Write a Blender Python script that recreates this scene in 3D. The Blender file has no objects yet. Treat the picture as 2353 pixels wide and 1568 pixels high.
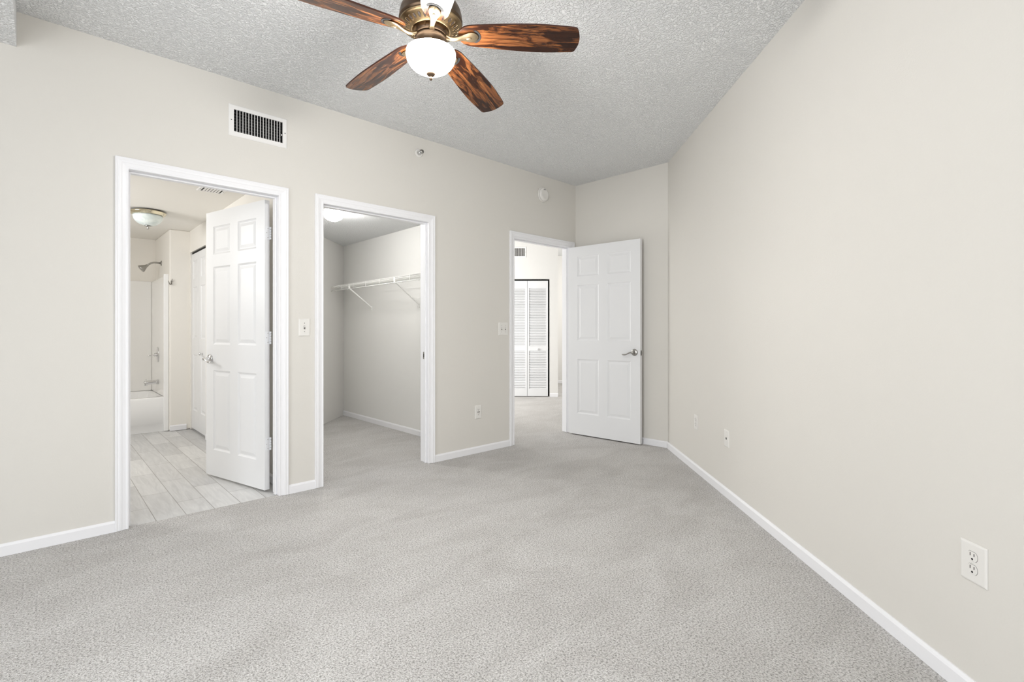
import bpy, bmesh, math, random
from math import sin, cos, pi, radians as R
from mathutils import Vector, Matrix

random.seed(4)
scene = bpy.context.scene
COL = scene.collection

# ------------------------------------------------------------------ camera
# world axes: the left wall is the plane y=0 (room on y<0), x runs along it, z up
cd = bpy.data.cameras.new('camera')
cam = bpy.data.objects.new('camera', cd)
COL.objects.link(cam)
cam.location = (0.0, -3.559, 1.1254)
cam.rotation_euler = (R(90), 0, R(46.584 - 90))
cd.sensor_width = 36.0
cd.lens = 36.0 * 1145.8 / 2353.0
cd.shift_y = -23.3 / 2353.0
cd.clip_start = 0.05
scene.camera = cam

# ------------------------------------------------------------------ light and exposure
scene.view_settings.view_transform = 'Standard'
scene.view_settings.look = 'None'
scene.view_settings.gamma = 1.0
scene.view_settings.exposure = 0.05
scene.cycles.max_bounces = 14
scene.cycles.diffuse_bounces = 8
scene.cycles.glossy_bounces = 4
scene.cycles.caustics_reflective = False
scene.cycles.caustics_refractive = False
scene.cycles.sample_clamp_indirect = 6.0

world = bpy.data.worlds.new('daylight')
scene.world = world
world.use_nodes = True
world.node_tree.nodes['Background'].inputs[0].default_value = (0.80, 0.90, 1.0, 1)
world.node_tree.nodes['Background'].inputs[1].default_value = 0.6


def area_light(name, loc, aim, sx, sy, power, color, spread=180):
    l = bpy.data.lights.new(name, 'AREA')
    l.shape = 'RECTANGLE'
    l.size, l.size_y = sx, sy
    l.energy, l.color = power, color
    l.spread = R(spread)
    o = bpy.data.objects.new(name, l)
    o.location = loc
    o.rotation_euler = (Vector(aim) - Vector(loc)).to_track_quat('-Z', 'Z').to_euler()
    COL.objects.link(o)
    return o


# daylight entering through the two bedroom windows behind the camera
area_light('window_daylight_near', (-3.02, -2.7, 1.45), (-1.7, -2.7, 0.0), 2.6, 1.7, 52, (0.95, 0.975, 1.0), 125)
area_light('window_daylight_rear', (-1.3, -5.22, 1.45), (-1.3, -4.0, 0.0), 2.2, 1.7, 38, (0.95, 0.975, 1.0), 125)
# added fill lamps at the same windows, aimed upward to brighten the ceiling
area_light('ceiling_fill_near', (-3.02, -2.7, 1.3), (0.4, -2.5, 2.9), 2.6, 1.4, 30, (0.97, 0.985, 1.0), 110)
area_light('ceiling_fill_rear', (-1.3, -5.22, 1.3), (0.6, -2.4, 2.9), 2.2, 1.4, 26, (0.97, 0.985, 1.0), 110)
# daylight in the hall (living-room windows round the corner) and the bathroom's vanity light
area_light('hall_daylight', (3.5, 2.75, 1.5), (6.3, 2.0, 1.2), 2.0, 2.0, 90, (1.0, 0.99, 0.97))
area_light('hall_end_daylight', (7.9, 1.3, 2.1), (7.9, 3.9, 0.9), 1.4, 1.0, 60, (1.0, 0.98, 0.95))
area_light('vanity_light', (-0.82, 1.75, 1.70), (1.2, 1.8, 1.05), 1.5, 0.7, 52, (1.0, 0.995, 0.985))

# ------------------------------------------------------------------ materials


def mat(name, color=(0.8, 0.8, 0.8), rough=0.5, metal=0.0, spec=0.5):
    m = bpy.data.materials.new(name)
    m.use_nodes = True
    b = m.node_tree.nodes['Principled BSDF']
    b.inputs['Base Color'].default_value = (*color, 1)
    b.inputs['Roughness'].default_value = rough
    b.inputs['Metallic'].default_value = metal
    b.inputs['Specular IOR Level'].default_value = spec
    return m


class NT:
    def __init__(s, m):
        s.t = m.node_tree
        s.b = s.t.nodes['Principled BSDF']

    def n(s, typ, **kw):
        nd = s.t.nodes.new(typ)
        for k, v in kw.items():
            if k in ('in_',):
                for kk, vv in v.items():
                    nd.inputs[kk].default_value = vv
            else:
                setattr(nd, k, v)
        return nd

    def l(s, a, b):
        s.t.links.new(a, b)

    def pos(s):
        return s.n('ShaderNodeNewGeometry').outputs['Position']

    def obj(s):
        return s.n('ShaderNodeTexCoord').outputs['Object']

    def bump(s, height, strength, dist):
        bp = s.n('ShaderNodeBump')
        bp.inputs['Strength'].default_value = strength
        bp.inputs['Distance'].default_value = dist
        s.l(height, bp.inputs['Height'])
        s.l(bp.outputs['Normal'], s.b.inputs['Normal'])
        return bp

    def noise(s, vec, scale, detail=2.0, rough=0.5):
        nd = s.n('ShaderNodeTexNoise')
        nd.inputs['Scale'].default_value = scale
        nd.inputs['Detail'].default_value = detail
        nd.inputs['Roughness'].default_value = rough
        if vec is not None:
            s.l(vec, nd.inputs['Vector'])
        return nd

    def ramp(s, fac, stops):
        r = s.n('ShaderNodeValToRGB')
        el = r.color_ramp.elements
        el[0].position, el[0].color = stops[0][0], (*stops[0][1], 1)
        el[1].position, el[1].color = stops[-1][0], (*stops[-1][1], 1)
        for p, c in stops[1:-1]:
            e = el.new(p)
            e.color = (*c, 1)
        s.l(fac, r.inputs[0])
        return r

    def mapping(s, vec, scale=(1, 1, 1), rot=(0, 0, 0), loc=(0, 0, 0)):
        mp = s.n('ShaderNodeMapping')
        mp.inputs['Scale'].default_value = scale
        mp.inputs['Rotation'].default_value = rot
        mp.inputs['Location'].default_value = loc
        s.l(vec, mp.inputs['Vector'])
        return mp.outputs[0]

    def math(s, op, a, b=None):
        m = s.n('ShaderNodeMath', operation=op)
        for i, v in enumerate((a, b)):
            if v is None:
                continue
            if isinstance(v, (int, float)):
                m.inputs[i].default_value = v
            else:
                s.l(v, m.inputs[i])
        return m.outputs[0]

    def mix(s, fac, c1, c2, mode='MIX'):
        m = s.n('ShaderNodeMix', data_type='RGBA', blend_type=mode)
        for idx, v in ((0, fac), (6, c1), (7, c2)):
            if isinstance(v, (int, float)):
                m.inputs[idx].default_value = v
            elif isinstance(v, tuple):
                m.inputs[idx].default_value = (*v, 1)
            else:
                s.l(v, m.inputs[idx])
        return m.outputs[2]


def paint(name, color, rough=0.6, peel=0.25, scale=170):
    m = mat(name, color, rough, spec=0.3)
    t = NT(m)
    n = t.noise(t.pos(), scale, 2.0)
    t.bump(n.outputs['Fac'], peel, 0.002)
    return m


M = {}
M['wall'] = paint('warm_beige_wall_paint', (0.675, 0.655, 0.615), 0.62)
M['bath_wall'] = paint('bathroom_beige_paint', (0.81, 0.785, 0.74), 0.55)
M['closet_wall'] = paint('closet_offwhite_paint', (0.745, 0.74, 0.72), 0.65)
M['hall_wall'] = paint('hall_offwhite_paint', (0.74, 0.73, 0.71), 0.65)
M['smooth_ceiling'] = paint('smooth_ceiling_paint', (0.82, 0.80, 0.76), 0.7, 0.1)
M['trim'] = paint('white_semigloss_trim', (0.82, 0.82, 0.84), 0.32, 0.0, 60)
M['door'] = paint('white_door_paint', (0.755, 0.76, 0.77), 0.36, 0.03, 90)
M['plastic'] = mat('white_plastic', (0.745, 0.73, 0.70), 0.35)
M['dark'] = mat('dark_hole', (0.008, 0.008, 0.008), 0.8)
M['grille'] = mat('white_enamelled_steel', (0.80, 0.79, 0.775), 0.4)
M['fin'] = mat('shaded_grey_fins', (0.14, 0.135, 0.125), 0.6)  # grey darkened in colour for the shade on fins behind the bars
M['duct'] = mat('dark_shade_lining', (0.012, 0.012, 0.012), 0.9)  # black stands in for the unlit depth behind registers and louvers
M['chrome'] = mat('polished_chrome', (0.75, 0.75, 0.76), 0.09, 1.0)
M['nickel'] = mat('brushed_nickel', (0.42, 0.41, 0.39), 0.28, 1.0)
M['hook'] = mat('satin_nickel_hook', (0.40, 0.38, 0.35), 0.3, 1.0)
M['wire'] = mat('white_vinyl_coated_wire', (0.84, 0.84, 0.82), 0.4)
M['hinge'] = mat('white_painted_hinge', (0.78, 0.79, 0.81), 0.35)
M['tub'] = mat('white_acrylic', (0.84, 0.84, 0.84), 0.12)
M['brass'] = mat('polished_brass', (0.80, 0.58, 0.22), 0.2, 1.0)

# knockdown ceiling texture
m = M['ceiling'] = mat('knockdown_textured_ceiling', (0.895, 0.905, 0.912), 0.75, spec=0.2)
t = NT(m)
p = t.pos()
n1 = t.noise(p, 75, 3.0, 0.6)
n2 = t.noise(p, 28, 2.0)
r1 = t.ramp(n1.outputs['Fac'], [(0.42, (0, 0, 0)), (0.6, (1, 1, 1))])
hh = t.math('ADD', t.math('MULTIPLY', r1.outputs[0], 0.8), t.math('MULTIPLY', n2.outputs['Fac'], 0.5))
t.bump(hh, 0.9, 0.010)

# cut-pile carpet
m = M['carpet'] = mat('beige_cut_pile_carpet', (0.6, 0.55, 0.5), 0.95, spec=0.05)
t = NT(m)
p = t.pos()
v = t.n('ShaderNodeTexVoronoi')
v.inputs['Scale'].default_value = 190
wob = t.noise(p, 80, 2.0)
wv = t.n('ShaderNodeVectorMath', operation='MULTIPLY_ADD')
t.l(wob.outputs['Color'], wv.inputs[0])
wv.inputs[1].default_value = (0.012, 0.012, 0.012)
t.l(p, wv.inputs[2])
t.l(wv.outputs[0], v.inputs['Vector'])
fine = t.noise(p, 135, 3.0, 0.68)
mid = t.noise(p, 30, 3.0, 0.6)
big = t.noise(t.mapping(p, (1.3, 2.4, 1), (0, 0, 0.7)), 1.5, 4.0, 0.58)
big.inputs['Distortion'].default_value = 0.9
tuft = t.math('SUBTRACT', 1.0, v.outputs['Distance'])
hgt = t.math('ADD', t.math('MULTIPLY', tuft, 0.6), t.math('MULTIPLY', mid.outputs['Fac'], 0.5))
hgt = t.math('ADD', hgt, t.math('MULTIPLY', fine.outputs['Fac'], 1.2))
t.bump(hgt, 0.6, 0.012)
c1 = t.ramp(fine.outputs['Fac'], [(0.33, (0.34, 0.33, 0.315)), (0.43, (0.54, 0.527, 0.513)), (0.52, (0.745, 0.729, 0.713)), (0.70, (0.83, 0.816, 0.802))])
c2 = t.ramp(v.outputs['Distance'], [(0.2, (1, 1, 1)), (0.95, (0.74, 0.735, 0.73))])
c3 = t.ramp(big.outputs['Fac'], [(0.36, (0.89, 0.885, 0.88)), (0.62, (1, 1, 1))])
cc = t.mix(1.0, c1.outputs[0], c2.outputs[0], 'MULTIPLY')
cc = t.mix(1.0, cc, c3.outputs[0], 'MULTIPLY')
t.l(cc, t.b.inputs['Base Color'])

# plank tile, 15 x 61 cm, running bond along y
m = M['tile'] = mat('grey_plank_tile', (0.5, 0.5, 0.5), 0.38)
t = NT(m)
p = t.pos()
sx = t.n('ShaderNodeSeparateXYZ')
t.l(p, sx.inputs[0])
cx = t.n('ShaderNodeCombineXYZ')
t.l(t.math('ADD', sx.outputs['Y'], 20 * 0.61 - 0.035), cx.inputs[0])
t.l(t.math('ADD', sx.outputs['X'], 20 * 0.1525 - 0.043), cx.inputs[1])
br = t.n('ShaderNodeTexBrick', offset=0.5, squash=1.0)
br.inputs['Scale'].default_value = 1.0
br.inputs['Brick Width'].default_value = 0.61
br.inputs['Row Height'].default_value = 0.1525
br.inputs['Mortar Size'].default_value = 0.0022
br.inputs['Mortar Smooth'].default_value = 0.1
br.inputs['Color1'].default_value = (0.50, 0.50, 0.50, 1)
br.inputs['Color2'].default_value = (0.64, 0.64, 0.635, 1)
br.inputs['Mortar'].default_value = (0.30, 0.29, 0.275, 1)
t.l(cx.outputs[0], br.inputs['Vector'])
vn = t.noise(t.mapping(p, (26, 3.0, 1)), 1.0, 5.0, 0.62)
vn.inputs['Distortion'].default_value = 1.2
vr = t.ramp(vn.outputs['Fac'], [(0.3, (0.86, 0.86, 0.86)), (0.55, (1, 1, 1)), (0.75, (1.12, 1.12, 1.11))])
t.l(t.mix(1.0, br.outputs['Color'], vr.outputs[0], 'MULTIPLY'), t.b.inputs['Base Color'])
t.bump(t.math('SUBTRACT', 1.0, br.outputs['Fac']), 0.5, 0.002)

# moulded square-tile pattern of the tub surround
m = M['surround'] = mat('white_moulded_surround', (0.83, 0.82, 0.80), 0.16)
t = NT(m)
p = t.pos()
s3 = t.n('ShaderNodeSeparateXYZ')
t.l(p, s3.inputs[0])


def groove(sock, pitch):
    f = t.math('FRACT', t.math('DIVIDE', t.math('ADD', sock, 20 * pitch), pitch))
    return t.math('LESS_THAN', f, 0.045)


g = t.math('MAXIMUM', groove(s3.outputs['Z'], 0.152), t.math('MULTIPLY', groove(t.math('ADD', s3.outputs['X'], s3.outputs['Y']), 0.152), 1.0))
t.bump(t.math('SUBTRACT', 1.0, g), 0.35, 0.002)

# rustic burnt wood for the fan blades; x is along the blade
m = M['blade'] = mat('rustic_burnt_wood', (0.3, 0.12, 0.04), 0.25, spec=0.5)
t = NT(m)
oi = t.n('ShaderNodeObjectInfo')
ad = t.n('ShaderNodeVectorMath', operation='ADD')
t.l(t.obj(), ad.inputs[0])
cmb = t.n('ShaderNodeCombineXYZ')
t.l(t.math('MULTIPLY', oi.outputs['Random'], 9.0), cmb.inputs[0])
t.l(t.math('MULTIPLY', oi.outputs['Random'], 5.0), cmb.inputs[1])
t.l(cmb.outputs[0], ad.inputs[1])
o = ad.outputs[0]
gr = t.noise(t.mapping(o, (5.0, 85, 1)), 1.0, 6.0, 0.65)
gr.inputs['Distortion'].default_value = 0.35
bl = t.noise(t.mapping(o, (5.0, 24, 1)), 1.0, 4.0, 0.62)
bl.inputs['Distortion'].default_value = 0.9
fi = t.noise(t.mapping(o, (14, 420, 1)), 1.0, 3.0, 0.6)
g1 = t.ramp(gr.outputs['Fac'], [(0.30, (0.030, 0.010, 0.005)), (0.44, (0.13, 0.042, 0.014)), (0.58, (0.26, 0.095, 0.028)), (0.76, (0.40, 0.18, 0.060))])
b1 = t.ramp(bl.outputs['Fac'], [(0.44, (0.0, 0.0, 0.0)), (0.56, (1, 1, 1))])
f1 = t.ramp(fi.outputs['Fac'], [(0.32, (0.45, 0.45, 0.45)), (0.58, (1, 1, 1))])
dk = t.mix(1.0, g1.outputs[0], (0.14, 0.10, 0.09), 'MULTIPLY')
cc = t.mix(b1.outputs[0], dk, g1.outputs[0])
t.l(t.mix(1.0, cc, f1.outputs[0], 'MULTIPLY'), t.b.inputs['Base Color'])
t.bump(gr.outputs['Fac'], 0.12, 0.001)

M['blade_edge'] = mat('dark_blade_edge', (0.05, 0.014, 0.006), 0.4)


def antique(name, c1, c2, rough):
    m = mat(name, c1, rough, 1.0)
    t = NT(m)
    n = t.noise(t.obj(), 30, 3.0)
    t.l(t.ramp(n.outputs['Fac'], [(0.35, c1), (0.65, c2)]).outputs[0], t.b.inputs['Base Color'])
    return m


M['bronze'] = antique('antique_bronze', (0.13, 0.088, 0.058), (0.175, 0.12, 0.08), 0.42)
M['gold'] = antique('antique_gold_brass', (0.29, 0.205, 0.11), (0.38, 0.275, 0.155), 0.36)
M['vent_shade'] = mat('vent_hole_shade', (0.030, 0.018, 0.012), 0.6, 0.0)  # flat dark colour for the unlit vent holes
M['fitter'] = antique('brown_bronze_fitter', (0.085, 0.058, 0.038), (0.11, 0.076, 0.05), 0.45)
M['iron'] = antique('champagne_brass_arm', (0.42, 0.32, 0.20), (0.50, 0.39, 0.25), 0.36)


def glow(name, color, strength, base=(0.9, 0.88, 0.84)):
    m = mat(name, base, 0.25)
    b = m.node_tree.nodes['Principled BSDF']
    b.inputs['Emission Color'].default_value = (*color, 1)
    b.inputs['Emission Strength'].default_value = strength
    return m


M['lit_glass'] = glow('lit_frosted_glass', (1.0, 0.975, 0.94), 156.0)
M['rim_glass'] = glow('dim_glass_rim', (1.0, 0.96, 0.90), 14.0)
M['lit_dome'] = glow('lit_closet_dome', (1.0, 0.985, 0.96), 122.0)
m = M['alabaster'] = mat('unlit_alabaster_glass', (0.78, 0.84, 0.83), 0.15)
t = NT(m)
n = t.noise(t.obj(), 14, 4.0)
n.inputs['Distortion'].default_value = 1.5
t.l(t.ramp(n.outputs['Fac'], [(0.35, (0.66, 0.74, 0.74)), (0.6, (0.80, 0.86, 0.85))]).outputs[0], t.b.inputs['Base Color'])
t.b.inputs['Transmission Weight'].default_value = 0.0

# ------------------------------------------------------------------ mesh helpers


def box(bm, x0, x1, y0, y1, z0, z1, mi=0):
    vs = [bm.verts.new(c) for c in ((x0, y0, z0), (x1, y0, z0), (x1, y1, z0), (x0, y1, z0),
                                    (x0, y0, z1), (x1, y0, z1), (x1, y1, z1), (x0, y1, z1))]
    for f in ((3, 2, 1, 0), (4, 5, 6, 7), (0, 1, 5, 4), (1, 2, 6, 5), (2, 3, 7, 6), (3, 0, 4, 7)):
        bm.faces.new([vs[i] for i in f]).material_index = mi
    return vs


def prism(bm, pts, z0, z1, mi=0):
    a = [bm.verts.new((x, y, z0)) for x, y in pts]
    b = [bm.verts.new((x, y, z1)) for x, y in pts]
    n = len(pts)
    fs = [bm.faces.new(a[::-1]), bm.faces.new(b)]
    for i in range(n):
        fs.append(bm.faces.new((a[i], a[(i + 1) % n], b[(i + 1) % n], b[i])))
    for f in fs:
        f.material_index = mi
    return a + b


def lathe(bm, prof, seg=48, mat4=None, mi=0, ripple=None, cap=True):
    rings = []
    for r, z in prof:
        if r < 1e-6:
            rings.append([bm.verts.new((0, 0, z))])
        else:
            ring = []
            for i in range(seg):
                a = 2 * pi * i / seg
                rr = r * (1 + (ripple(a, z) if ripple else 0))
                ring.append(bm.verts.new((rr * cos(a), rr * sin(a), z)))
            rings.append(ring)
    fs = []
    for a, b in zip(rings[:-1], rings[1:]):
        if len(a) == 1 and len(b) == 1:
            continue
        for i in range(seg):
            j = (i + 1) % seg
            if len(a) == 1:
                fs.append(bm.faces.new((a[0], b[j], b[i])))
            elif len(b) == 1:
                fs.append(bm.faces.new((a[i], a[j], b[0])))
            else:
                fs.append(bm.faces.new((a[i], a[j], b[j], b[i])))
    if cap:
        for ring in (rings[0], rings[-1]):
            if len(ring) > 1:
                fs.append(bm.faces.new(ring))
    for f in fs:
        f.material_index = mi
        f.smooth = True
    vs = [v for r_ in rings for v in r_]
    if mat4 is not None:
        bmesh.ops.transform(bm, matrix=mat4, verts=vs)
    return vs


def tube(bm, pts, rad, seg=10, mi=0, cap=True, flat=1.0, up=None):
    """round tube along points; rad may be a list; flat squashes it along the second axis"""
    pts = [Vector(q) for q in pts]
    n = len(pts)
    rads = rad if isinstance(rad, (list, tuple)) else [rad] * n
    rings = []
    prev = Vector(up) if up else None
    for i, q in enumerate(pts):
        d = (pts[min(i + 1, n - 1)] - pts[max(i - 1, 0)]).normalized()
        if prev is None:
            prev = Vector((0, 0, 1)) if abs(d.z) < 0.9 else Vector((1, 0, 0))
        u = (prev - d * prev.dot(d)).normalized()
        prev = u
        w = d.cross(u)
        ring = []
        for k in range(seg):
            a = 2 * pi * k / seg
            ring.append(bm.verts.new(q + w * cos(a) * rads[i] + u * sin(a) * rads[i] * flat))
        rings.append(ring)
    for a, b in zip(rings[:-1], rings[1:]):
        for i in range(seg):
            j = (i + 1) % seg
            f = bm.faces.new((a[i], a[j], b[j], b[i]))
            f.smooth = True
            f.material_index = mi
    if cap:
        bm.faces.new(rings[0][::-1]).material_index = mi
        bm.faces.new(rings[-1]).material_index = mi


def mesh(name, bm, mats, parent=None, loc=(0, 0, 0), rot=(0, 0, 0), bevel=0.0, seg=2, smooth=False):
    bmesh.ops.recalc_face_normals(bm, faces=bm.faces[:])
    me = bpy.data.meshes.new(name)
    bm.to_mesh(me)
    bm.free()
    for mm in (mats if isinstance(mats, (list, tuple)) else [mats]):
        me.materials.append(mm)
    o = bpy.data.objects.new(name, me)
    COL.objects.link(o)
    o.location, o.rotation_euler = loc, rot
    if parent is not None:
        o.parent = parent
    if bevel > 0:
        md = o.modifiers.new('bevel', 'BEVEL')
        md.width, md.segments, md.limit_method, md.angle_limit = bevel, seg, 'ANGLE', R(40)
    if smooth:
        for pl in me.polygons:
            pl.use_smooth = True
    return o


def tag(o, label, cat, group=None):
    o['label'] = label
    o['category'] = cat
    if group:
        o['group'] = group
    return o


def struct(o, label=None, cat=None):
    o['kind'] = 'structure'
    if label:
        o['label'] = label
    if cat:
        o['category'] = cat
    return o


def thing(name, label, cat, loc=(0, 0, 0), rot=(0, 0, 0), group=None):
    o = bpy.data.objects.new(name, None)
    o.empty_display_size = 0.05
    COL.objects.link(o)
    o.location, o.rotation_euler = loc, rot
    return tag(o, label, cat, group)


def wall_panel(bm, xs, zs, holes, y0, y1):
    """wall along x between y0 and y1 with rectangular holes (x0,x1,z0,z1)"""
    xb = sorted(set(list(xs) + [h for q in holes for h in q[:2]]))
    zb = sorted(set(list(zs) + [h for q in holes for h in q[2:]]))

    def solid(i, j):
        if i < 0 or j < 0 or i >= len(xb) - 1 or j >= len(zb) - 1:
            return False
        cx_, cz_ = (xb[i] + xb[i + 1]) / 2, (zb[j] + zb[j + 1]) / 2
        return not any(a < cx_ < b and c < cz_ < d for a, b, c, d in holes)

    def quad(*c):
        bm.faces.new([bm.verts.new(q) for q in c])

    for i in range(len(xb) - 1):
        for j in range(len(zb) - 1):
            if not solid(i, j):
                continue
            x0, x1, z0, z1 = xb[i], xb[i + 1], zb[j], zb[j + 1]
            quad((x0, y0, z0), (x1, y0, z0), (x1, y0, z1), (x0, y0, z1))
            quad((x1, y1, z0), (x0, y1, z0), (x0, y1, z1), (x1, y1, z1))
            if not solid(i - 1, j):
                quad((x0, y1, z0), (x0, y0, z0), (x0, y0, z1), (x0, y1, z1))
            if not solid(i + 1, j):
                quad((x1, y0, z0), (x1, y1, z0), (x1, y1, z1), (x1, y0, z1))
            if not solid(i, j - 1):
                quad((x0, y1, z0), (x1, y1, z0), (x1, y0, z0), (x0, y0, z0))
            if not solid(i, j + 1):
                quad((x0, y0, z1), (x1, y0, z1), (x1, y1, z1), (x0, y1, z1))
    bmesh.ops.remove_doubles(bm, verts=bm.verts[:], dist=1e-5)


H = 2.743          # bedroom ceiling height
WT = 0.115         # wall thickness
BX = 4.345         # far corner of the left wall
BR = (4.376, -1.111)   # corner between the short back wall and the long right wall
TOP = 2.045        # clear height of the doorways
DOORWAYS = {'bath': (0.366, 1.179), 'closet': (1.487, 2.389), 'entry': (3.394, 4.252)}
S2 = math.sqrt(0.5)
FW = Vector((cos(R(45)), sin(R(45)), 0))   # hall axis (parallel to the right wall)
RT = Vector((sin(R(45)), -cos(R(45)), 0))

# ------------------------------------------------------------------ big structure
bm = bmesh.new()
box(bm, -3.1, 4.5, -5.3, 0.03, -0.06, 0)              # bedroom
box(bm, 1.40, 2.95, 0.03, 3.04, -0.06, 0)             # walk-in closet
box(bm, 3.06, 9.9, 0.03, 8.4, -0.06, 0)               # hall
box(bm, 4.5, 9.9, -2.0, 0.03, -0.06, 0)
struct(mesh('floor', bm, M['carpet']), 'beige-grey cut-pile carpet running through the bedroom, closet and hall', 'floor')

bm = bmesh.new()
box(bm, -0.95, 1.45, 0.03, 4.15, -0.06, -0.004)
struct(mesh('floor_bathroom', bm, M['tile']), 'grey plank tile floor of the bathroom', 'floor')

bm = bmesh.new()
box(bm, -3.12, 9.9, -5.32, 8.4, H, H + 0.05)
struct(mesh('ceiling', bm, M['ceiling']), 'white knockdown-textured bedroom ceiling', 'ceiling')

JT = 0.018
holes = [(a - JT, b + JT, -1, TOP + JT) for a, b in DOORWAYS.values()]
holes = [(a, b, 0.0, d) for a, b, c, d in holes]
VENT = (0.904, 1.204, 2.408, 2.552)
bm = bmesh.new()
wall_panel(bm, (-3.0, BX), (0, H), holes + [VENT], 0.0, WT)
struct(mesh('wall_left', bm, M['wall']), 'long beige wall with the three doorways', 'wall')

bm = bmesh.new()
prism(bm, [(BX, 0.0), BR, (BR[0] + 0.12, BR[1]), (BX + 0.12, WT), (BX, WT)], 0, H)
struct(mesh('wall_back', bm, M['wall']), 'short beige wall behind the open entry door', 'wall')

RL = (5.2 + BR[1]) / S2
RE = (BR[0] - RL * S2, BR[1] - RL * S2)
bm = bmesh.new()
prism(bm, [BR, RE, (RE[0] + 0.16, RE[1]), (BR[0] + 0.12, BR[1] - 0.05), (BR[0] + 0.12, BR[1])], 0, H)
struct(mesh('wall_right', bm, M['wall']), 'long bare beige wall on the right', 'wall')

bm = bmesh.new()
wall_panel(bm, (-3.0, RE[0] + 0.16), (0, H), [(-2.4, -0.2, 0.6, 2.3)], -5.315, -5.2)
struct(mesh('wall_rear', bm, M['wall']), 'beige window wall behind the camera', 'wall')
bm = bmesh.new()
wall_panel(bm, (-5.315, WT), (0, H), [(-4.0, -1.4, 0.6, 2.3)], 3.0, 3.115)
bmesh.ops.transform(bm, matrix=Matrix.Rotation(pi / 2, 4, 'Z'), verts=bm.verts[:])
# (x,y)->(-y,x): the panel now stands at x=-3.0..-3.115 and runs along y
struct(mesh('wall_near', bm, M['wall']), 'beige window wall to the left of the camera', 'wall')


def window_frame(name, w, h, loc, rot, label):
    bm = bmesh.new()
    f = 0.05
    box(bm, -w / 2, w / 2, -0.03, 0.03, 0, f)
    box(bm, -w / 2, w / 2, -0.03, 0.03, h - f, h)
    box(bm, -w / 2, -w / 2 + f, -0.03, 0.03, f, h - f)
    box(bm, w / 2 - f, w / 2, -0.03, 0.03, f, h - f)
    box(bm, -0.02, 0.02, -0.02, 0.02, f, h - f)
    struct(mesh(name, bm, M['trim'], None, loc, rot), label, 'window')


window_frame('window_1', 2.2, 1.7, (-1.3, -5.27, 0.6), (0, 0, 0), 'white framed window in the rear wall')
window_frame('window_2', 2.6, 1.7, (-3.07, -2.7, 0.6), (0, 0, pi / 2), 'white framed window in the wall left of the camera')

# dropped soffit over the near end of the left wall
bm = bmesh.new()
box(bm, -2.99, -0.087, -3.0, 0.0, 2.565, H)
struct(mesh('ceiling_soffit', bm, M['ceiling']), 'textured dropped soffit at the upper left corner', 'ceiling')

# bathroom shell
BXR, BYB, BWX = 1.25, 4.10, 1.055       # right wall, tub back wall, wet wall
BZ = 2.27
bm = bmesh.new()
BF0, BF1 = 2.395, 3.125                  # bifold opening (y)
wall_panel(bm, (WT, 3.15), (0, H), [(BF0, BF1, 0.0, 2.022)], -BXR - 0.04, -BXR)
bmesh.ops.transform(bm, matrix=Matrix.Rotation(pi / 2, 4, 'Z'), verts=bm.verts[:])
struct(mesh('wall_bathroom_right', bm, M['bath_wall']), 'bathroom wall holding the folding closet door', 'wall')
bm = bmesh.new()
box(bm, BXR + 0.045, 1.40, WT, 3.16, 0, H)
struct(mesh('wall_partition', bm, M['closet_wall']), 'partition between bathroom and walk-in closet', 'wall')
bm = bmesh.new()
box(bm, BWX, BXR + 0.04, 3.15, BYB, 0, BZ)
struct(mesh('wall_bathroom_wing', bm, M['bath_wall'], bevel=0.012, seg=3), 'short wing wall at the head of the bathtub', 'wall')
bm = bmesh.new()
box(bm, -0.95, 1.35, BYB, BYB + 0.05, 0, BZ)
struct(mesh('wall_bathroom_back', bm, M['bath_wall']), 'beige wall above the back of the bathtub', 'wall')
bm = bmesh.new()
box(bm, -0.95, -0.9, WT, BYB, 0, BZ)
struct(mesh('wall_bathroom_left', bm, M['bath_wall']), 'bathroom wall out of sight on the left', 'wall')
bm = bmesh.new()
box(bm, -0.95, BXR + 0.04, WT, BYB + 0.05, BZ, BZ + 0.04)
struct(mesh('ceiling_bathroom', bm, M['smooth_ceiling']), 'smooth off-white bathroom ceiling', 'ceiling')

# walk-in closet shell
CXR, CYB, CZ = 2.95, 3.04, 2.255
bm = bmesh.new()
box(bm, CXR, CXR + 0.11, WT, CYB + 0.1, 0, H)
struct(mesh('wall_closet_right', bm, M['closet_wall']), 'off-white closet wall carrying the wire shelf', 'wall')
bm = bmesh.new()
box(bm, 1.40, CXR, CYB, CYB + 0.1, 0, H)
struct(mesh('wall_closet_back', bm, M['closet_wall']), 'off-white rear wall of the walk-in closet', 'wall')
bm = bmesh.new()
box(bm, 1.40, CXR, WT, CYB, CZ, CZ + 0.04)
struct(mesh('ceiling_closet', bm, M['ceiling']), 'textured ceiling of the walk-in closet', 'ceiling')


# hall shell: built in the frame of the hall (r to the right, d forward), turned 45 degrees
CAM = Vector((0, -3.559, 0))
ca = R(46.584)
fwd = Vector((cos(ca), sin(ca), 0))
rgt = Vector((sin(ca), -cos(ca), 0))


def hall_pt(r, d):
    q = CAM + fwd * d + rgt * r
    return q


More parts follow.
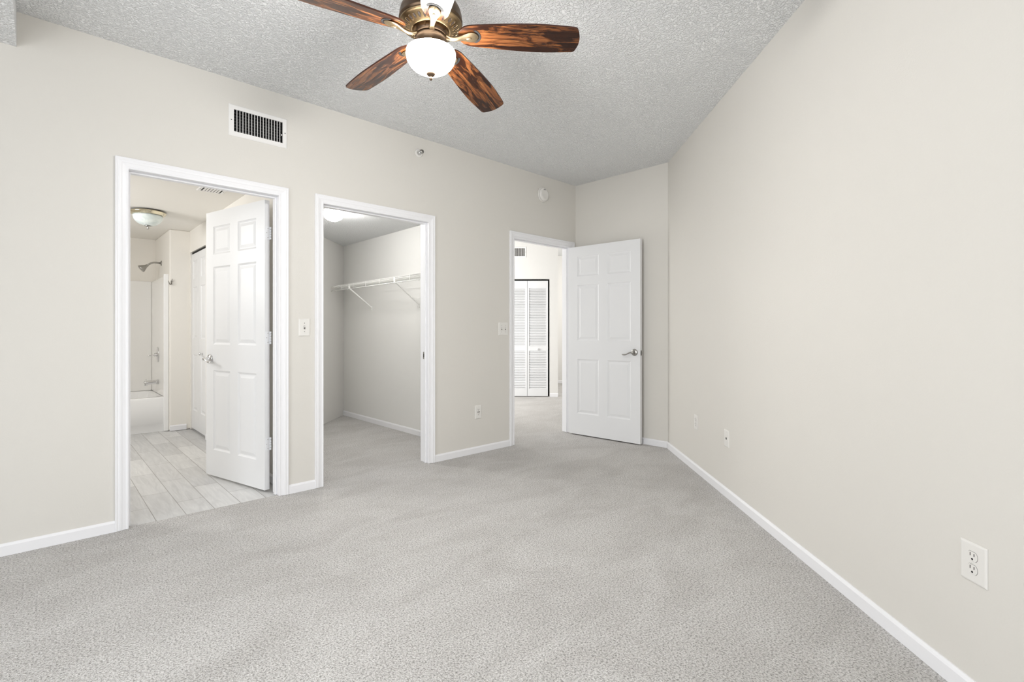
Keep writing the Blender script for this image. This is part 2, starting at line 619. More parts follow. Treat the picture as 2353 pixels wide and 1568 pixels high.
HO = hall_pt(0.30, 8.52)              # middle of the louvered closet front
HROT = R(45 - 90)
bm = bmesh.new()
wall_panel(bm, (-2.6, 0.485), (0, H), [(-0.72, 0.342, 0.0, 2.012)], 0.0, 0.12)
struct(mesh('wall_hall_closet', bm, M['hall_wall'], None, HO, (0, 0, HROT)), 'bright hall wall with the louvered closet', 'wall')
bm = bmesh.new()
box(bm, -0.80, 0.42, 0.121, 0.16, 0, 2.1)  # black panel stands in for the closet's unlit depth
struct(mesh('wall_hall_closet_shade', bm, M['duct'], None, HO, (0, 0, HROT)), 'black panel for the shade inside the louvered hall closet', 'wall')
bm = bmesh.new()
box(bm, 0.365, 0.485, 0.12, 2.3, 0, H)
struct(mesh('wall_hall_return', bm, M['hall_wall'], None, HO, (0, 0, HROT)), 'hall wall turning the corner past the louvered closet', 'wall')
bm = bmesh.new()
box(bm, 0.485, 2.2, 2.25, 2.35, 0, H)
struct(mesh('wall_hall_end', bm, M['hall_wall'], None, HO, (0, 0, HROT)), 'brightly lit wall at the far end of the hall', 'wall')
bm = bmesh.new()
box(bm, 2.1, 2.2, -4.0, 2.3, 0, H)
struct(mesh('wall_hall_right', bm, M['hall_wall'], None, HO, (0, 0, HROT)), 'hall wall out of sight on the right', 'wall')
bm = bmesh.new()
box(bm, -2.6, -2.5, -3.6, 0, 0, H)
struct(mesh('wall_hall_left', bm, M['hall_wall'], None, HO, (0, 0, HROT)), 'hall wall out of sight on the left', 'wall')

# ------------------------------------------------------------------ trim
CAS = 0.062
PROF = [(0.0, 0.0), (0.0, 0.009), (0.004, 0.011), (0.010, 0.011), (0.013, 0.0085), (0.030, 0.0125), (0.034, 0.015),
        (0.044, 0.0165), (0.048, 0.0145), (0.056, 0.0175), (CAS, 0.0165), (CAS, 0.0)]  # (distance from opening, projection)


def doorway_trim(n, x0, x1, label, stop_y, strike=None):
    bm = bmesh.new()
    rows = []
    for w, pz in PROF:
        y = -pz - 0.0
        rows.append([bm.verts.new(c) for c in ((x0 - w, y, 0.001), (x0 - w, y, TOP + w), (x1 + w, y, TOP + w), (x1 + w, y, 0.001))])
    for a, b in zip(rows, rows[1:] + rows[:1]):
        for k in range(3):
            bm.faces.new((a[k], a[k + 1], b[k + 1], b[k]))
    bm.faces.new([r_[0] for r_ in rows])
    bm.faces.new([r_[3] for r_ in rows])
    # jamb boards lining the opening, with a stop strip
    e = 0.001
    box(bm, x0 - JT + e, x0, -0.002, WT + 0.002, 0.001, TOP)
    box(bm, x1, x1 + JT - e, -0.002, WT + 0.002, 0.001, TOP)
    box(bm, x0 - JT + e, x1 + JT - e, -0.002, WT + 0.002, TOP, TOP + JT - e)
    s0, s1 = stop_y
    box(bm, x0, x0 + 0.011, s0, s1, 0.001, TOP - 0.011)
    box(bm, x1 - 0.011, x1, s0, s1, 0.001, TOP - 0.011)
    box(bm, x0, x1, s0, s1, TOP - 0.011, TOP)
    o = struct(mesh('trim_%d' % n, bm, M['trim'], bevel=0.0015, seg=1), label, 'door frame')
    if strike:
        bx, sd = strike
        bm = bmesh.new()
        y0, y1 = (0.012, 0.040) if n == 3 else (0.045, 0.075)
        xx = (bx - 0.0016, bx) if sd > 0 else (bx, bx + 0.0016)
        box(bm, *xx, y0, y1, 0.885, 0.945)
        xx = (bx - 0.002, bx) if sd > 0 else (bx, bx + 0.002)
        box(bm, *xx, y0 + 0.006, y1 - 0.008, 0.902, 0.930, 1)
        s = mesh('strike_plate', bm, [M['nickel'], M['dark']], o)
        s['label'] = 'small metal latch strike set in the jamb'
    return o


doorway_trim(1, *DOORWAYS['bath'], 'white moulded frame of the bathroom doorway', (0.035, 0.070))
doorway_trim(2, *DOORWAYS['closet'], 'white moulded frame of the open walk-in closet doorway', (0.028, 0.045), (DOORWAYS['closet'][1], 1))
doorway_trim(3, *DOORWAYS['entry'], 'white moulded frame of the entry doorway to the hall', (0.045, 0.080), (DOORWAYS['entry'][0], -1))

BBH, BBT = 0.062, 0.012


def baseboard(name, p0, p1, label, nrm):
    """p0->p1 along the wall face; nrm points into the room"""
    p0, p1, nrm = Vector((*p0, 0)), Vector((*p1, 0)), Vector((*nrm, 0)).normalized()
    bm = bmesh.new()
    prof = [(0, 0.0005), (BBT, 0.0005), (BBT, BBH - 0.012), (BBT * 0.55, BBH - 0.003), (BBT * 0.35, BBH), (0, BBH)]
    a = [bm.verts.new(p0 + nrm * q + Vector((0, 0, z))) for q, z in prof]
    b = [bm.verts.new(p1 + nrm * q + Vector((0, 0, z))) for q, z in prof]
    n = len(prof)
    bm.faces.new(a)
    bm.faces.new(b[::-1])
    for i in range(n):
        bm.faces.new((a[i], b[i], b[(i + 1) % n], a[(i + 1) % n]))
    return struct(mesh(name, bm, M['trim']), label, 'baseboard')


d = DOORWAYS
baseboard('baseboard_left', (-3.0, 0), (d['bath'][0] - CAS, 0), 'white baseboard left of the bathroom doorway', (0, -1))
baseboard('baseboard_middle', (d['bath'][1] + CAS, 0), (d['closet'][0] - CAS, 0), 'short white baseboard between bathroom and closet doorways', (0, -1))
baseboard('baseboard_far', (d['closet'][1] + CAS, 0), (d['entry'][0] - CAS, 0), 'white baseboard between closet and entry doorways', (0, -1))
baseboard('baseboard_back', (BX + 0.0005, -0.03), BR, 'short white baseboard beside the open entry door', (-1, 0))
baseboard('baseboard_right', BR, RE, 'long white baseboard along the right wall', (-1, 1))
baseboard('baseboard_closet_right', (CXR, 0.14), (CXR, CYB), 'white baseboard along the right wall of the closet', (-1, 0))
baseboard('baseboard_closet_back', (1.45, CYB), (CXR, CYB), 'white baseboard at the rear of the closet', (0, -1))
baseboard('baseboard_bathroom_wing', (BWX + 0.0, 3.15), (BXR - 0.035, 3.15), 'short white baseboard on the wing wall by the tub', (0, -1))
baseboard('baseboard_bathroom_right', (BXR, 0.13), (BXR, BF0 - 0.03), 'white baseboard behind the open bathroom door', (-1, 0))
hp = lambda r, dd: (HO + Matrix.Rotation(HROT, 3, 'Z') @ Vector((r, dd, 0)))[:2]
hd = lambda r, dd: (Matrix.Rotation(HROT, 3, 'Z') @ Vector((r, dd, 0)))[:2]
baseboard('baseboard_hall', hp(0.345, 0), hp(0.485, 0), 'short white baseboard right of the louvered closet', hd(0, -1))
baseboard('baseboard_hall_end', hp(0.49, 2.25), hp(2.1, 2.25), 'white baseboard at the far end of the hall', hd(0, -1))

# ------------------------------------------------------------------ panelled doors


def panel_door_bm(w, h, t, panels):
    """slab 0..w, y 0..t, z 0..h with moulded raised panels on both faces; panels = (x0,x1,z0,z1)"""
    bm = bmesh.new()
    xb = sorted(set([0, w] + [q for p_ in panels for q in p_[:2]]))
    zb = sorted(set([0, h] + [q for p_ in panels for q in p_[2:]]))
    for face, s in ((0.0, 1), (t, -1)):
        for i in range(len(xb) - 1):
            for j in range(len(zb) - 1):
                x0, x1, z0, z1 = xb[i], xb[i + 1], zb[j], zb[j + 1]
                if any(a <= x0 + 1e-6 and x1 <= b + 1e-6 and c <= z0 + 1e-6 and z1 <= e + 1e-6 for a, b, c, e in panels):
                    continue
                bm.faces.new([bm.verts.new(c) for c in ((x0, face, z0), (x1, face, z0), (x1, face, z1), (x0, face, z1))])
        for a, b, c, e in panels:
            loops = []
            for ins, dep in ((0, 0), (0.004, 0.004), (0.012, 0.008), (0.018, 0.008), (0.040, 0.0025), (0.043, 0.0025)):
                y = face + s * dep
                loops.append([bm.verts.new(q) for q in ((a + ins, y, c + ins), (b - ins, y, c + ins), (b - ins, y, e - ins), (a + ins, y, e - ins))])
            for l0, l1 in zip(loops[:-1], loops[1:]):
                for k in range(4):
                    bm.faces.new((l0[k], l0[(k + 1) % 4], l1[(k + 1) % 4], l1[k]))
            bm.faces.new(loops[-1])
    for q in (((0, 0, 0), (0, t, 0), (0, t, h), (0, 0, h)), ((w, 0, 0), (w, t, 0), (w, t, h), (w, 0, h)),
              ((0, 0, 0), (w, 0, 0), (w, t, 0), (0, t, 0)), ((0, 0, h), (w, 0, h), (w, t, h), (0, t, h))):
        bm.faces.new([bm.verts.new(c) for c in q])
    bmesh.ops.remove_doubles(bm, verts=bm.verts[:], dist=1e-5)
    return bm


def six_panels(w):
    a0, a1, b0, b1 = 0.105, w / 2 - 0.052, w / 2 + 0.052, w - 0.105
    out = []
    for z0, z1 in ((0.20, 0.81), (1.01, 1.605), (1.70, 1.915)):
        out += [(a0, a1, z0, z1), (b0, b1, z0, z1)]
    return out


def lever_set(parent, x, z, y, s, toward, matl):
    """rose and curved lever on face y, projecting in direction s (-1 = -y), pointing to toward*x"""
    bm = bmesh.new()
    mt = Matrix.Translation((x, y, z)) @ Matrix.Rotation(R(90) if s < 0 else R(-90), 4, 'X')
    lathe(bm, [(0.0, -0.0), (0.034, 0.0), (0.034, 0.004), (0.031, 0.009), (0.022, 0.012), (0.015, 0.013), (0.0135, 0.018),
               (0.012, 0.040), (0.013, 0.048), (0.011, 0.054), (0.0, 0.056)], 32, mt)
    h = mesh('door_handle', bm, matl, parent, smooth=True)
    bm = bmesh.new()
    yy = y + s * 0.046
    prof = [(0, 0.0, .0125), (0.012, 0.001, .012), (0.030, -0.002, .0095), (0.048, -0.011, .0080), (0.066, -0.020, .0078),
            (0.082, -0.023, .0092), (0.098, -0.0225, .0095), (0.108, -0.021, .0075), (0.115, -0.019, .003)]
    tube(bm, [(x + toward * a, yy + s * (0.006 * sin(a * 22)), z + b) for a, b, c in prof], [c for a, b, c in prof], 14, flat=0.75)
    mesh('lever', bm, matl, h, smooth=True)
    return h


def hinge_bm():
    """butt hinge on the door's hinge edge (local plane x=0), knuckles behind the far face y=0"""
    bm = bmesh.new()
    box(bm, -0.0016, 0.0, -0.004, 0.029, -0.045, 0.045)
    for k in range(5):
        z0 = -0.045 + k * 0.018
        lathe(bm, [(0.0, z0 + 0.0007), (0.0062, z0 + 0.0007), (0.0062, z0 + 0.0170), (0.0, z0 + 0.0170)], 12, Matrix.Translation((-0.003, -0.0065, 0)))
    lathe(bm, [(0, -0.045), (0.0052, -0.045), (0.0052, 0.045), (0, 0.045)], 10, Matrix.Translation((-0.003, -0.0065, 0)), mi=1)
    for q in (-0.032, 0.0, 0.032):
        lathe(bm, [(0, 0), (0.003, 0), (0.003, 0.0006), (0, 0.0006)], 8,
              Matrix.Translation((-0.0016, 0.013 + (0.008 if q == 0 else 0), q)) @ Matrix.Rotation(R(-90), 4, 'Y'), mi=1)
    return bm


# bathroom door: swung into the bathroom
BD = Vector((1.137, 0.150, 0.012))
bang = math.atan2(0.925 - 0.150, 0.938 - 1.137)
BD += 0.035 * Vector((sin(bang), -cos(bang), 0))     # the face towards the bedroom is y=t
door1 = mesh('door_1', panel_door_bm(0.785, 2.03, 0.035, six_panels(0.785)), M['door'], None, BD, (0, 0, bang), bevel=0.0012, seg=1)
# local x runs to the free edge; local y (0..t) must run away from the bedroom viewer: mirror when needed
struct(door1, 'white six-panel bathroom door standing open into the bathroom', 'door')
lever_set(door1, 0.725, 0.898, 0.035, 1, -1, M['chrome'])
for z in (0.32, 1.065, 1.80):
    hb = mesh('hinge', hinge_bm(), [M['hinge'], M['nickel']], door1, (0, 0, z), (0, 0, 0))

# entry door: swung into the bedroom, almost against the short wall
ED = Vector((4.200, -0.030, 0.012))
eang = math.atan2(-0.872 + 0.030, 4.272 - 4.200)
door2 = mesh('door_2', panel_door_bm(0.846, 2.02, 0.035, [(a, b, c + (0.025 if c < .5 else 0.0), e) for a, b, c, e in six_panels(0.846)]), M['door'], None, ED, (0, 0, eang), bevel=0.0012, seg=1)
struct(door2, 'white six-panel entry door swung open against the short wall', 'door')
lever_set(door2, 0.785, 0.90, 0.0, -1, -1, M['nickel'])
bm = bmesh.new()
box(bm, 0.846, 0.8475, 0.006, 0.029, 0.868, 0.925)
box(bm, 0.8475, 0.8482, 0.010, 0.025, 0.880, 0.912, 1)
tube(bm, [(0.8475, 0.0175, 0.896), (0.858, 0.0175, 0.896)], [0.008, 0.006], 10)
lp = mesh('latch_plate', bm, [M['nickel'], M['dark']], door2)
lp['label'] = 'metal latch and faceplate on the door edge'


# bathroom linen closet: bifold with two moulded leaves
bf = thing('door_3', 'white moulded folding closet door beside the tub', 'door', (BXR + 0.012, BF1, 0.0))
del bf['label'], bf['category']
struct(bf, 'white moulded folding closet door beside the tub', 'door')
lw = (BF1 - BF0) / 2
pan = [(0.085, lw - 0.085, 0.21, 0.84), (0.085, lw - 0.085, 1.02, 1.60), (0.085, lw - 0.085, 1.69, 1.90)]
for k in range(2):
    lf = mesh('door_leaf', panel_door_bm(lw - 0.004, 1.978, 0.028, pan), M['door'], bf, (0, -0.002 - k * lw, 0.018), (0, 0, R(-90)), bevel=0.0012, seg=1)
    if k == 1:
        bm = bmesh.new()
        lathe(bm, [(0, 0.0), (0.012, 0.0), (0.009, 0.006), (0.006, 0.014), (0.013, 0.020), (0.016, 0.027), (0.012, 0.034), (0, 0.036)], 20,
              Matrix.Translation((lw / 2 - 0.01, 0.0, 0.86)) @ Matrix.Rotation(R(90), 4, 'X'))
        mesh('door_knob', bm, M['chrome'], lf, smooth=True)
bm = bmesh.new()
box(bm, 0.006, 0.026, -(BF1 - BF0) + 0.002, -0.002, 2.004, 2.021)
mesh('track', bm, M['dark'], bf)

# hall closet: louvered bifold leaves
hc = bpy.data.objects.new('door_4', None)
COL.objects.link(hc)
hc.location, hc.rotation_euler = HO, (0, 0, HROT)
struct(hc, 'white louvered folding closet doors seen through the entry doorway', 'door')


def louver_leaf(w, h, t):
    bm = bmesh.new()
    st = 0.030
    box(bm, 0, st, 0, t, 0, h)
    box(bm, w - st, w, 0, t, 0, h)
    rails = ((0, 0.125), (0.775, 0.855), (h - 0.125, h))
    for z0, z1 in rails:
        box(bm, st, w - st, 0, t, z0, z1)
    for z0, z1 in ((0.125, 0.775), (0.855, h - 0.125)):
        n = int(round((z1 - z0) / 0.028))
        for k in range(n):
            zc = z0 + (k + 0.5) * (z1 - z0) / n
            pts = [(0.003, zc - 0.011), (0.006, zc - 0.0135), (t - 0.003, zc + 0.010), (t - 0.006, zc + 0.0135)]
            a = [bm.verts.new((st, y, z)) for y, z in pts]
            b = [bm.verts.new((w - st, y, z)) for y, z in pts]
            for i in range(4):
                bm.faces.new((a[i], a[(i + 1) % 4], b[(i + 1) % 4], b[i]))
    return bm


for k, x0 in enumerate((-0.750 + 0.355, -0.038)):
    lf = mesh('door_leaf', louver_leaf(0.352, 1.975, 0.026), M['door'], hc, (x0, 0.012, 0.008))
    if k == 1:
        bm = bmesh.new()
        lathe(bm, [(0, 0.0), (0.010, 0.0), (0.008, 0.012), (0.017, 0.020), (0.020, 0.027), (0.015, 0.034), (0, 0.036)], 20,
              Matrix.Translation((0.176, 0.0, 0.805)) @ Matrix.Rotation(R(90), 4, 'X'))
        mesh('door_knob', bm, M['door'], lf, smooth=True)
# the third leaf, hidden behind the doorway's frame
mesh('door_leaf', louver_leaf(0.320, 1.975, 0.026), M['door'], hc, (-0.718, 0.012, 0.008))

# ------------------------------------------------------------------ ceiling fan
HUB = Vector((1.259, -1.705, 2.440))
fan = thing('ceiling_fan', 'five-blade ceiling fan in antique bronze with rustic wood blades and a lit glass bowl', 'ceiling fan', (HUB.x, HUB.y, H))
Z0 = HUB.z - H    # blade plane in fan coordinates


def fz(z):
    return Z0 + z


bm = bmesh.new()
lathe(bm, [(0.060, -0.001), (0.072, -0.004), (0.080, -0.016), (0.080, -0.050), (0.070, -0.075), (0.050, -0.085), (0.046, fz(0.165))], 48)
mesh('canopy', bm, M['bronze'], fan)
bm = bmesh.new()
lathe(bm, [(0.040, fz(0.168)), (0.070, fz(0.164)), (0.098, fz(0.150)), (0.118, fz(0.128)), (0.131, fz(0.104)), (0.1365, fz(0.082)),
           (0.1365, fz(0.062)), (0.1395, fz(0.060)), (0.1395, fz(0.054)), (0.1365, fz(0.052)), (0.1365, fz(0.046))], 72)
mesh('motor_housing', bm, M['bronze'], fan)
bm = bmesh.new()
lathe(bm, [(0.1365, fz(0.0455)), (0.1375, fz(0.041)), (0.1345, fz(0.037)), (0.129, fz(0.037)), (0.126, fz(0.033)), (0.092, fz(0.017)),
           (0.088, fz(0.012)), (0.083, fz(0.011)), (0.080, fz(0.014)), (0.074, fz(0.017)), (0.060, fz(0.018))], 72)
# rows of oval vents stamped in the sloping plate
N = 30
sl = math.atan2(0.033 - 0.017, 0.126 - 0.092)
for k in range(N):
    a = 2 * pi * (k + 0.5) / N
    mt = Matrix.Rotation(a, 4, 'Z') @ Matrix.Translation((0.109, 0, fz(0.0248))) @ Matrix.Rotation(-sl, 4, 'Y')
    ring = []
    for q in range(16):
        b = 2 * pi * q / 16
        ring.append(Vector((0.0125 * cos(b), 0.0052 * sin(b) * (1 + 0.3 * cos(b)), 0)))
    outer = [bm.verts.new(mt @ (v * 1.22 + Vector((0, 0, 0.0008)))) for v in ring]
    lip = [bm.verts.new(mt @ (v * 1.10 + Vector((0, 0, -0.0018)))) for v in ring]
    inn = [bm.verts.new(mt @ (v * 0.98 + Vector((0, 0, -0.0004)))) for v in ring]
    for q in range(16):
        j = (q + 1) % 16
        bm.faces.new((outer[q], outer[j], lip[j], lip[q]))
        bm.faces.new((lip[q], lip[j], inn[j], inn[q]))
    bm.faces.new(inn).material_index = 1
mesh('vent_plate', bm, [M['gold'], M['vent_shade']], fan)
bm = bmesh.new()
lathe(bm, [(0.074, fz(0.0165)), (0.072, fz(-0.004)), (0.066, fz(-0.010)), (0.0, fz(-0.010))], 60)
for k in range(10):
    a = 2 * pi * k / 10
    box_v = box(bm, 0.0715, 0.0745, -0.002, 0.002, fz(-0.003), fz(0.014))
    bmesh.ops.transform(bm, matrix=Matrix.Rotation(a, 4, 'Z'), verts=box_v)
mesh('flywheel', bm, M['bronze'], fan)
bm = bmesh.new()
lathe(bm, [(0.0, fz(-0.0105)), (0.060, fz(-0.0105)), (0.068, fz(-0.013)), (0.069, fz(-0.018)), (0.064, fz(-0.021)), (0.057, fz(-0.024)),
           (0.053, fz(-0.040)), (0.056, fz(-0.056)), (0.066, fz(-0.066)), (0.072, fz(-0.071)), (0.0, fz(-0.072))], 60)
mesh('light_fitter', bm, M['fitter'], fan)
bm = bmesh.new()
prof = [(0.072, fz(-0.0715)), (0.100, fz(-0.073)), (0.1065, fz(-0.077)), (0.1085, fz(-0.086)), (0.1080, fz(-0.098)), (0.1035, fz(-0.116)), (0.094, fz(-0.133)),
        (0.080, fz(-0.148)), (0.060, fz(-0.160)), (0.038, fz(-0.167)), (0.016, fz(-0.170)), (0.0, fz(-0.1705))]
lathe(bm, prof, 144, ripple=lambda a, z: 0.010 * cos(36 * a + 40 * (z - Z0)) * max(0, 1 - abs(z - fz(-0.10)) / 0.06))
for f in bm.faces:
    if f.calc_center_median().z > fz(-0.0755):
        f.material_index = 1
g = mesh('glass_bowl', bm, [M['lit_glass'], M['rim_glass']], fan)
g['label'] = 'glowing ribbed frosted glass bowl'
bm = bmesh.new()
lathe(bm, [(0, fz(-0.169)), (0.020, fz(-0.170)), (0.021, fz(-0.174)), (0.017, fz(-0.181)), (0.009, fz(-0.185)), (0.006, fz(-0.188)),
           (0.0075, fz(-0.193)), (0.0065, fz(-0.199)), (0.003, fz(-0.203)), (0, fz(-0.204))], 32)
mesh('finial', bm, M['bronze'], fan)

# blades: azimuth and tip height of each
BLADES = [(-42.5, 2.422), (23.2, 2.377), (93.2, 2.417), (168.0, 2.435), (241.0, 2.43)]


def half_width(s):
    """s 0..1 root to tip"""
    w = 0.052 + 0.026 * sin(min(1, s / 0.78) * pi / 2) - 0.012 * max(0, (s - 0.62) / 0.38) ** 1.5
    if s < 0.13:
        q = 1 - s / 0.13
        w *= math.sqrt(max(0, 1 - q ** 2.6))
    if s > 0.955:
        q = (s - 0.955) / 0.045
        w *= 1 - 0.30 * (1 - math.sqrt(max(0, 1 - q ** 2.2)))
    return w


RT0, RTIP = 0.120, 0.660
for az, ztip in BLADES:
    # blade in local coordinates: x radial, y counter-clockwise, z up
    droop = math.atan2(ztip - (HUB.z + 0.002), RTIP)
    mt_rot = (Matrix.Rotation(R(az), 4, 'Z') @ Matrix.Rotation(-droop, 4, 'Y') @ Matrix.Rotation(R(-12.5), 4, 'X')).to_euler()
    bm = bmesh.new()
    S = [i / 60 for i in range(61)]
    S = sorted(set(S + [0.003, 0.008, 0.025, 0.96, 0.965, 0.972, 0.98, 0.986, 0.99, 0.994, 0.997]))
    up, lo = [], []
    NY = 8
    for s in S:
        w = max(half_width(s), 0.0005)
        x = RT0 + s * (RTIP - RT0)
        up.append([bm.verts.new((x + (-0.010 * (abs(2 * j / NY - 1) ** 2.4) if s > 0.93 else 0) * min(1, (s - 0.93) / 0.07), w * (2 * j / NY - 1), 0.0035)) for j in range(NY + 1)])
        lo.append([bm.verts.new((v.co.x, v.co.y, -0.0035)) for v in up[-1]])
    for i in range(len(S) - 1):
        for j in range(NY):
            bm.faces.new((up[i][j], up[i][j + 1], up[i + 1][j + 1], up[i + 1][j]))
            bm.faces.new((lo[i][j], lo[i + 1][j], lo[i + 1][j + 1], lo[i][j + 1]))
        for q in (0, NY):
            bm.faces.new((up[i][q], up[i + 1][q], lo[i + 1][q], lo[i][q])).material_index = 1
    for i in (0, len(S) - 1):
        for j in range(NY):
            bm.faces.new((up[i][j], up[i][j + 1], lo[i][j + 1], lo[i][j])).material_index = 1
    bl = mesh('blade', bm, [M['blade'], M['blade_edge']], fan, (0, 0, Z0 + 0.002), mt_rot, bevel=0.001, seg=1)
    # cast arm: neck, then a fluted shell lying on the underside of the blade
    bm = bmesh.new()
    sec = [(0.062, 0.015, 0.007, -0.008), (0.072, 0.014, 0.0075, -0.014), (0.088, 0.0115, 0.0075, -0.020), (0.106, 0.0105, 0.0075, -0.021), (0.124, 0.0115, 0.0075, -0.018),
           (0.140, 0.0145, 0.007, -0.014), (0.155, 0.0200, 0.0065, -0.011), (0.168, 0.0250, 0.0068, -0.010), (0.181, 0.0270, 0.0065, -0.0095), (0.193, 0.0250, 0.0055, -0.009),
           (0.202, 0.0190, 0.0042, -0.0075), (0.208, 0.0100, 0.0028, -0.006), (0.211, 0.0030, 0.0018, -0.005)]
    n = 32
    rings = []
    for x, w, h, z in sec:
        fl = min(1, max(0, (x - 0.145) / 0.03))
        ring = []
        for k in range(n):
            a = 2 * pi * k / n
            hh_ = h * (1 + fl * 0.22 * cos(14 * (cos(a)) * 1.6))
            ring.append(bm.verts.new((x, w * cos(a), z + (hh_ * sin(a) if sin(a) < 0 else min(h * sin(a), -0.0036 - z if x > 0.135 else 1)))))
        rings.append(ring)
    for a, b in zip(rings[:-1], rings[1:]):
        for i in range(n):
            j = (i + 1) % n
            bm.faces.new((a[i], a[j], b[j], b[i])).smooth = True
    bm.faces.new(rings[0])
    bm.faces.new(rings[-1])
    # small oval boss on the shell
    ir = mesh('blade_iron', bm, M['iron'], bl)
    bm = bmesh.new()
    lathe(bm, [(0, 0), (0.0085, 0.0), (0.0080, -0.0025), (0.005, -0.004), (0, -0.0045)], 20, Matrix.Translation((0.170, 0, -0.0165)) @ Matrix.Diagonal((1.5, 0.8, 1, 1)))
    boss = bm
    # black plate for the shaded crescent slot at the shell's outer end
    o1, o2 = [], []
    for k in range(25):
        a = R(-64 + 128 * k / 24)
        o1.append((0.180 + 0.042 * cos(a), 0.040 * sin(a)))
        o2.append((0.176 + 0.030 * cos(a), 0.0355 * sin(a)))
    bm2 = bmesh.new()
    prism(bm2, o1 + o2[::-1], -0.0048, -0.0036)
    cr = mesh('crescent_plate', bm2, M['dark'], bl)
    cr['label'] = 'dark crescent plate for the shaded opening around the brass shell'
    me = bpy.data.meshes.new('boss')
    bmesh.ops.recalc_face_normals(boss, faces=boss.faces[:])
    b3 = bmesh.new()
    b3.from_mesh(ir.data)
    boss.to_mesh(me)
    boss.free()
    b3.from_mesh(me)
    b3.to_mesh(ir.data)
    b3.free()
    bpy.data.meshes.remove(me)

# ------------------------------------------------------------------ vents


def grille(name, label, w, h, loc, rotz, bars, border, duct=True, fins=7, rot=None, bw=0.0014):
    """wall register facing -y, centred on its middle"""
    th = thing(name, label, 'vent', loc, rot or (0, 0, rotz), 'white air registers')
    iw, ih = w / 2 - border, h / 2 - border
    bm = bmesh.new()
    o_ = [(-w / 2, -h / 2), (w / 2, -h / 2), (w / 2, h / 2), (-w / 2, h / 2)]
    i_ = [(-iw, -ih), (iw, -ih), (iw, ih), (-iw, ih)]
    e = 0.006
    m_ = [(x + (e if x < 0 else -e), z + (e if z < 0 else -e)) for x, z in o_]
    loops = [[(x, -0.0005, z) for x, z in o_], [(x, -0.003, z) for x, z in o_], [(x, -0.007, z) for x, z in m_], [(x, -0.007, z) for x, z in i_], [(x, -0.0005, z) for x, z in i_]]
    L = [[bm.verts.new(c) for c in lp_] for lp_ in loops]
    for a, b in zip(L, L[1:] + L[:1]):
        for k in range(4):
            bm.faces.new((a[k], a[(k + 1) % 4], b[(k + 1) % 4], b[k]))
    mesh('frame', bm, M['grille'], th)
    bm = bmesh.new()
    for k in range(bars):
        x = -iw + (k + 1) * 2 * iw / (bars + 1)
        box(bm, x - bw, x + bw, -0.0065, 0.003 if duct else -0.001, -ih, ih)
    mesh('bars', bm, M['grille'], th)
    bm = bmesh.new()
    for k in range(fins):
        z = -ih + (k + 0.75) * 2 * ih / (fins + 0.5)
        y0 = 0.018 if duct else -0.0035
        a = [bm.verts.new(c) for c in ((-iw, y0, z - 0.001), (iw, y0, z - 0.001), (iw, y0 + (0.014 if duct else 0.002), z + 0.006), (-iw, y0 + (0.014 if duct else 0.002), z + 0.006))]
        bm.faces.new(a)
        b = [bm.verts.new(v.co + Vector((0, 0, 0.0012))) for v in a]
        bm.faces.new(b)
        bm.faces.new((a[0], a[1], b[1], b[0]))
    mesh('fins', bm, M['fin'], th) if fins else bm.free()
    bm = bmesh.new()
    if duct:
        e = 0.001
        q = [(-iw + 0.0015, -ih + 0.0015), (iw - 0.0015, -ih + 0.0015), (iw - 0.0015, ih - 0.0015), (-iw + 0.0015, ih - 0.0015)]
        a = [bm.verts.new((x, 0.0, z)) for x, z in q]
        b = [bm.verts.new((x, 0.09, z)) for x, z in q]
        for k in range(4):
            bm.faces.new((a[k], a[(k + 1) % 4], b[(k + 1) % 4], b[k]))
        bm.faces.new(b)
        mesh('duct', bm, M['duct'], th)
    for sx_ in (-1, 1):
        bm = bmesh.new()
        lathe(bm, [(0, 0), (0.0038, 0.0), (0.0032, 0.0012), (0, 0.0016)], 14, Matrix.Translation((sx_ * (w / 2 - border * 0.5), -0.007, 0)) @ Matrix.Rotation(R(90), 4, 'X'))
        mesh('screw', bm, M['fin'], th)
    return th


gv = grille('air_vent', 'white steel air register high on the wall above the bathroom doorway', 0.360, 0.202, ((VENT[0] + VENT[1]) / 2, 0, (VENT[2] + VENT[3]) / 2), 0, 16, 0.030)
bm = bmesh.new()
lathe(bm, [(0, 0), (0.0045, 0.0), (0.0045, 0.004), (0, 0.006)], 14, Matrix.Translation((0.142, -0.0065, -0.018)) @ Matrix.Rotation(R(90), 4, 'X'))
mesh('damper_knob', bm, M['grille'], gv)
hv = HO + Matrix.Rotation(HROT, 3, 'Z') @ Vector((-0.225, 0, 2.472))
grille('air_vent', 'white air register on the hall wall above the louvered doors', 0.34, 0.19, hv, HROT, 14, 0.028, duct=False, fins=6, bw=0.0024)
bm = bmesh.new()
# the hall register's shaded throat is a black backing plate on the wall
box(bm, -0.142, 0.142, -0.0012, -0.0004, -0.067, 0.067)
hvth = [o for o in COL.objects if o.name.startswith('air_vent')][-1]
mesh('backing', bm, M['duct'], hvth)
cvt = grille('air_vent', 'white ceiling register in the bathroom just inside the doorway', 0.19, 0.16, (1.012, 1.050, BZ), 0, 6, 0.024, duct=False, fins=0, bw=0.007, rot=(R(90), 0, R(0)))
bm = bmesh.new()
box(bm, -0.071, 0.071, -0.0012, -0.0004, -0.056, 0.056)  # black plate for the shaded throat behind the bars
mesh('backing', bm, M['duct'], cvt)

# ------------------------------------------------------------------ electrical plates and detectors


